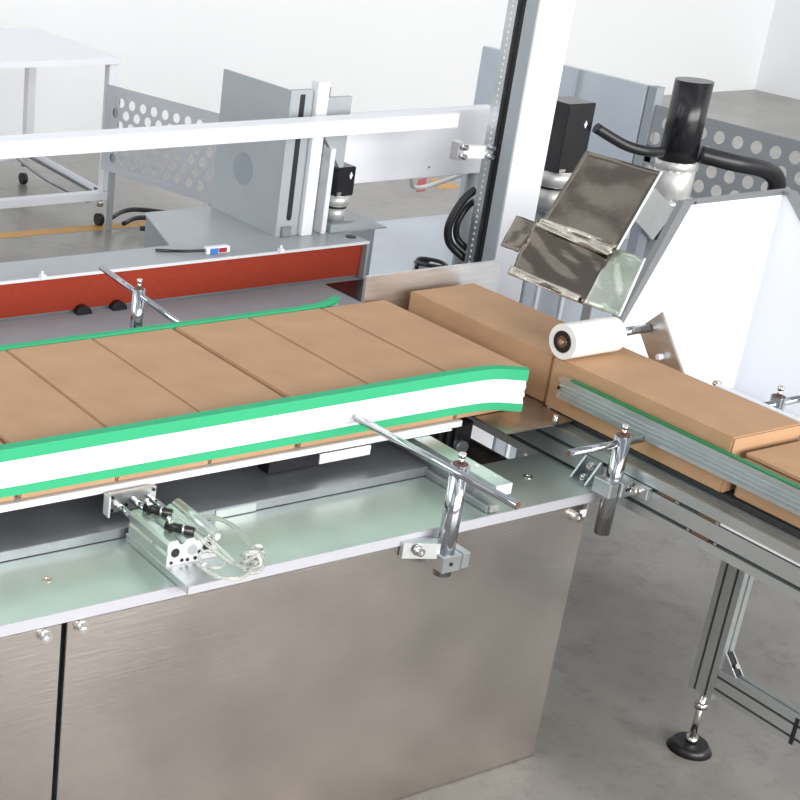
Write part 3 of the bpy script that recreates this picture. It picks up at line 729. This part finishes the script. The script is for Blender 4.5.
# ---------------------------------------------------------------- cart at far left
ct = thing('wheeled_frame', (2.5,5.4,Z0), 'white wheeled frame on casters at far left', 'cart')
MB().box(2.0,2.97,5.09,5.13,.30,.335,.002).build('lower_rail', WHITE, ct)
MB().box(2.0,2.97,5.80,5.84,.30,.335,.002).build('lower_rail', WHITE, ct)
for x,y in ((2.935,5.09),(2.935,5.80),(2.0,5.09),(2.0,5.80)): MB().box(x,x+.040,y,y+.04,.336,.85,.002).build('leg', WHITE, ct)
MB().box(2.0,2.98,5.08,5.85,.851,.875).build('top', WHITE, ct)
MB().tube([(2.94,5.79,.34),(2.95,5.5,.33),(2.955,5.135,.318)],.020,n=14).build('chrome_tube', CHROME, ct)
MB().tube([(2.87,5.79,.34),(2.88,5.5,.30),(2.90,5.14,.29)],.010,n=10).build('dark_tube', DARKS, ct)
for x,y in ((2.94,5.11),(2.94,5.82),(2.05,5.11),(2.05,5.82)):
    c = MB().cyl((x,y,.272),(x,y,.2995),.014,n=12).build('caster_stem', SCREW, ct)
    MB().cyl((x-.012,y,Z0+.026),(x+.012,y,Z0+.026),.0255,n=20).build('wheel', BLACK, c)
for pts, lab in (([(2.97,4.96,.235),(3.08,5.02,.235),(3.20,4.93,.235),(3.12,4.82,.235),(3.0,4.88,.235)],'black cable loop on floor beside the white frame caster'),
                 ([(2.96,5.05,.235),(3.12,5.14,.235),(3.30,4.98,.235),(3.42,4.86,.235)],'black cable stretching right across the floor'),
                 ([(2.88,4.60,.235),(2.93,4.50,.235),(3.06,4.56,.235),(3.10,4.66,.235),(2.98,4.68,.235)],'small black cable loop on the floor right of the yellow line')):
    tag(MB().tube(pts,.010).build('cable', BLACK), lab, 'cable')

# ---------------------------------------------------------------- camera and light
R3 = Matrix(((0.8854925423415291, 0.14635955727292232, -0.4410009494915055),
             (-0.4618991181295027, 0.3804540660982882, -0.8011890589994768),
             (0.050518928420176384, 0.9131448864140638, 0.4044925886677327)))
cam = bpy.data.cameras.new('camera'); co = bpy.data.objects.new('camera', cam); COL.objects.link(co)
co.matrix_world = Matrix.Translation(T((0,0,1.83))) @ R3.to_4x4()
cam.sensor_fit = 'HORIZONTAL'; cam.sensor_width = 36; cam.lens = 1461.513*36/800
cam.shift_x = 340/800; cam.shift_y = 37/800
cam.clip_start = .05; cam.clip_end = 100
SC.camera = co

def area_lamp(loc, target, sx, sy, power, col):  # unseen soft area lights; no window stands there
    l = bpy.data.lights.new('unseen_area_light', 'AREA'); l.shape = 'RECTANGLE'; l.size = sx; l.size_y = sy; l.energy = power; l.color = col
    o = bpy.data.objects.new('unseen_area_light', l); COL.objects.link(o); o.location = loc
    o.rotation_euler = (Vector(target)-Vector(loc)).to_track_quat('-Z','Y').to_euler()
    return o
area_lamp((2.5,-8.5,3.4),(2.4,2.6,.8),15,5,2600,(1,.98,.96))  # added key from the front, enlarged and set back for even light
area_lamp((-3.8,4.0,4.2),(2.5,3.2,.4),5,4,170,(.93,.97,1))
# invented window stripes and roof lamps, for fill and reflections in the metal
w = bpy.data.worlds.new('hall'); SC.world = w; w.use_nodes = True
nt = w.node_tree; bg = nt.nodes['Background']
tc = nt.nodes.new('ShaderNodeTexCoord'); sp = nt.nodes.new('ShaderNodeSeparateXYZ'); nt.links.new(tc.outputs['Generated'], sp.inputs[0])
def M(op, a, b=None):
    n = nt.nodes.new('ShaderNodeMath'); n.operation = op
    for k, v in enumerate((a, b)):
        if v is None: continue
        if isinstance(v, (int, float)): n.inputs[k].default_value = v
        else: nt.links.new(v, n.inputs[k])
    return n.outputs[0]
az = M('ARCTAN2', sp.outputs['Y'], sp.outputs['X'])
st = M('GREATER_THAN', M('SINE', M('MULTIPLY', az, 9.0)), -.25)
band = M('MULTIPLY', M('GREATER_THAN', sp.outputs['Z'], .16), M('LESS_THAN', sp.outputs['Z'], .48))
window_stripes = M('MULTIPLY', st, band)
roof = M('GREATER_THAN', sp.outputs['Z'], .48)
lamp_stripes = M('MULTIPLY', roof, M('GREATER_THAN', M('SINE', M('MULTIPLY', M('DIVIDE', sp.outputs['X'], M('MAXIMUM', sp.outputs['Z'], .1)), 6.0)), .45))
base = M('ADD', .42, M('MULTIPLY', roof, .12))
tot = M('ADD', M('ADD', base, M('MULTIPLY', window_stripes, 1.0)), M('MULTIPLY', lamp_stripes, .75))
bg.inputs['Color'].default_value = (.93,.96,1,1); nt.links.new(tot, bg.inputs['Strength'])
SC.view_settings.view_transform = 'Standard'; SC.view_settings.look = 'None'
SC.view_settings.gamma = 1; SC.view_settings.use_curve_mapping = False
SC.view_settings.exposure = -0.22
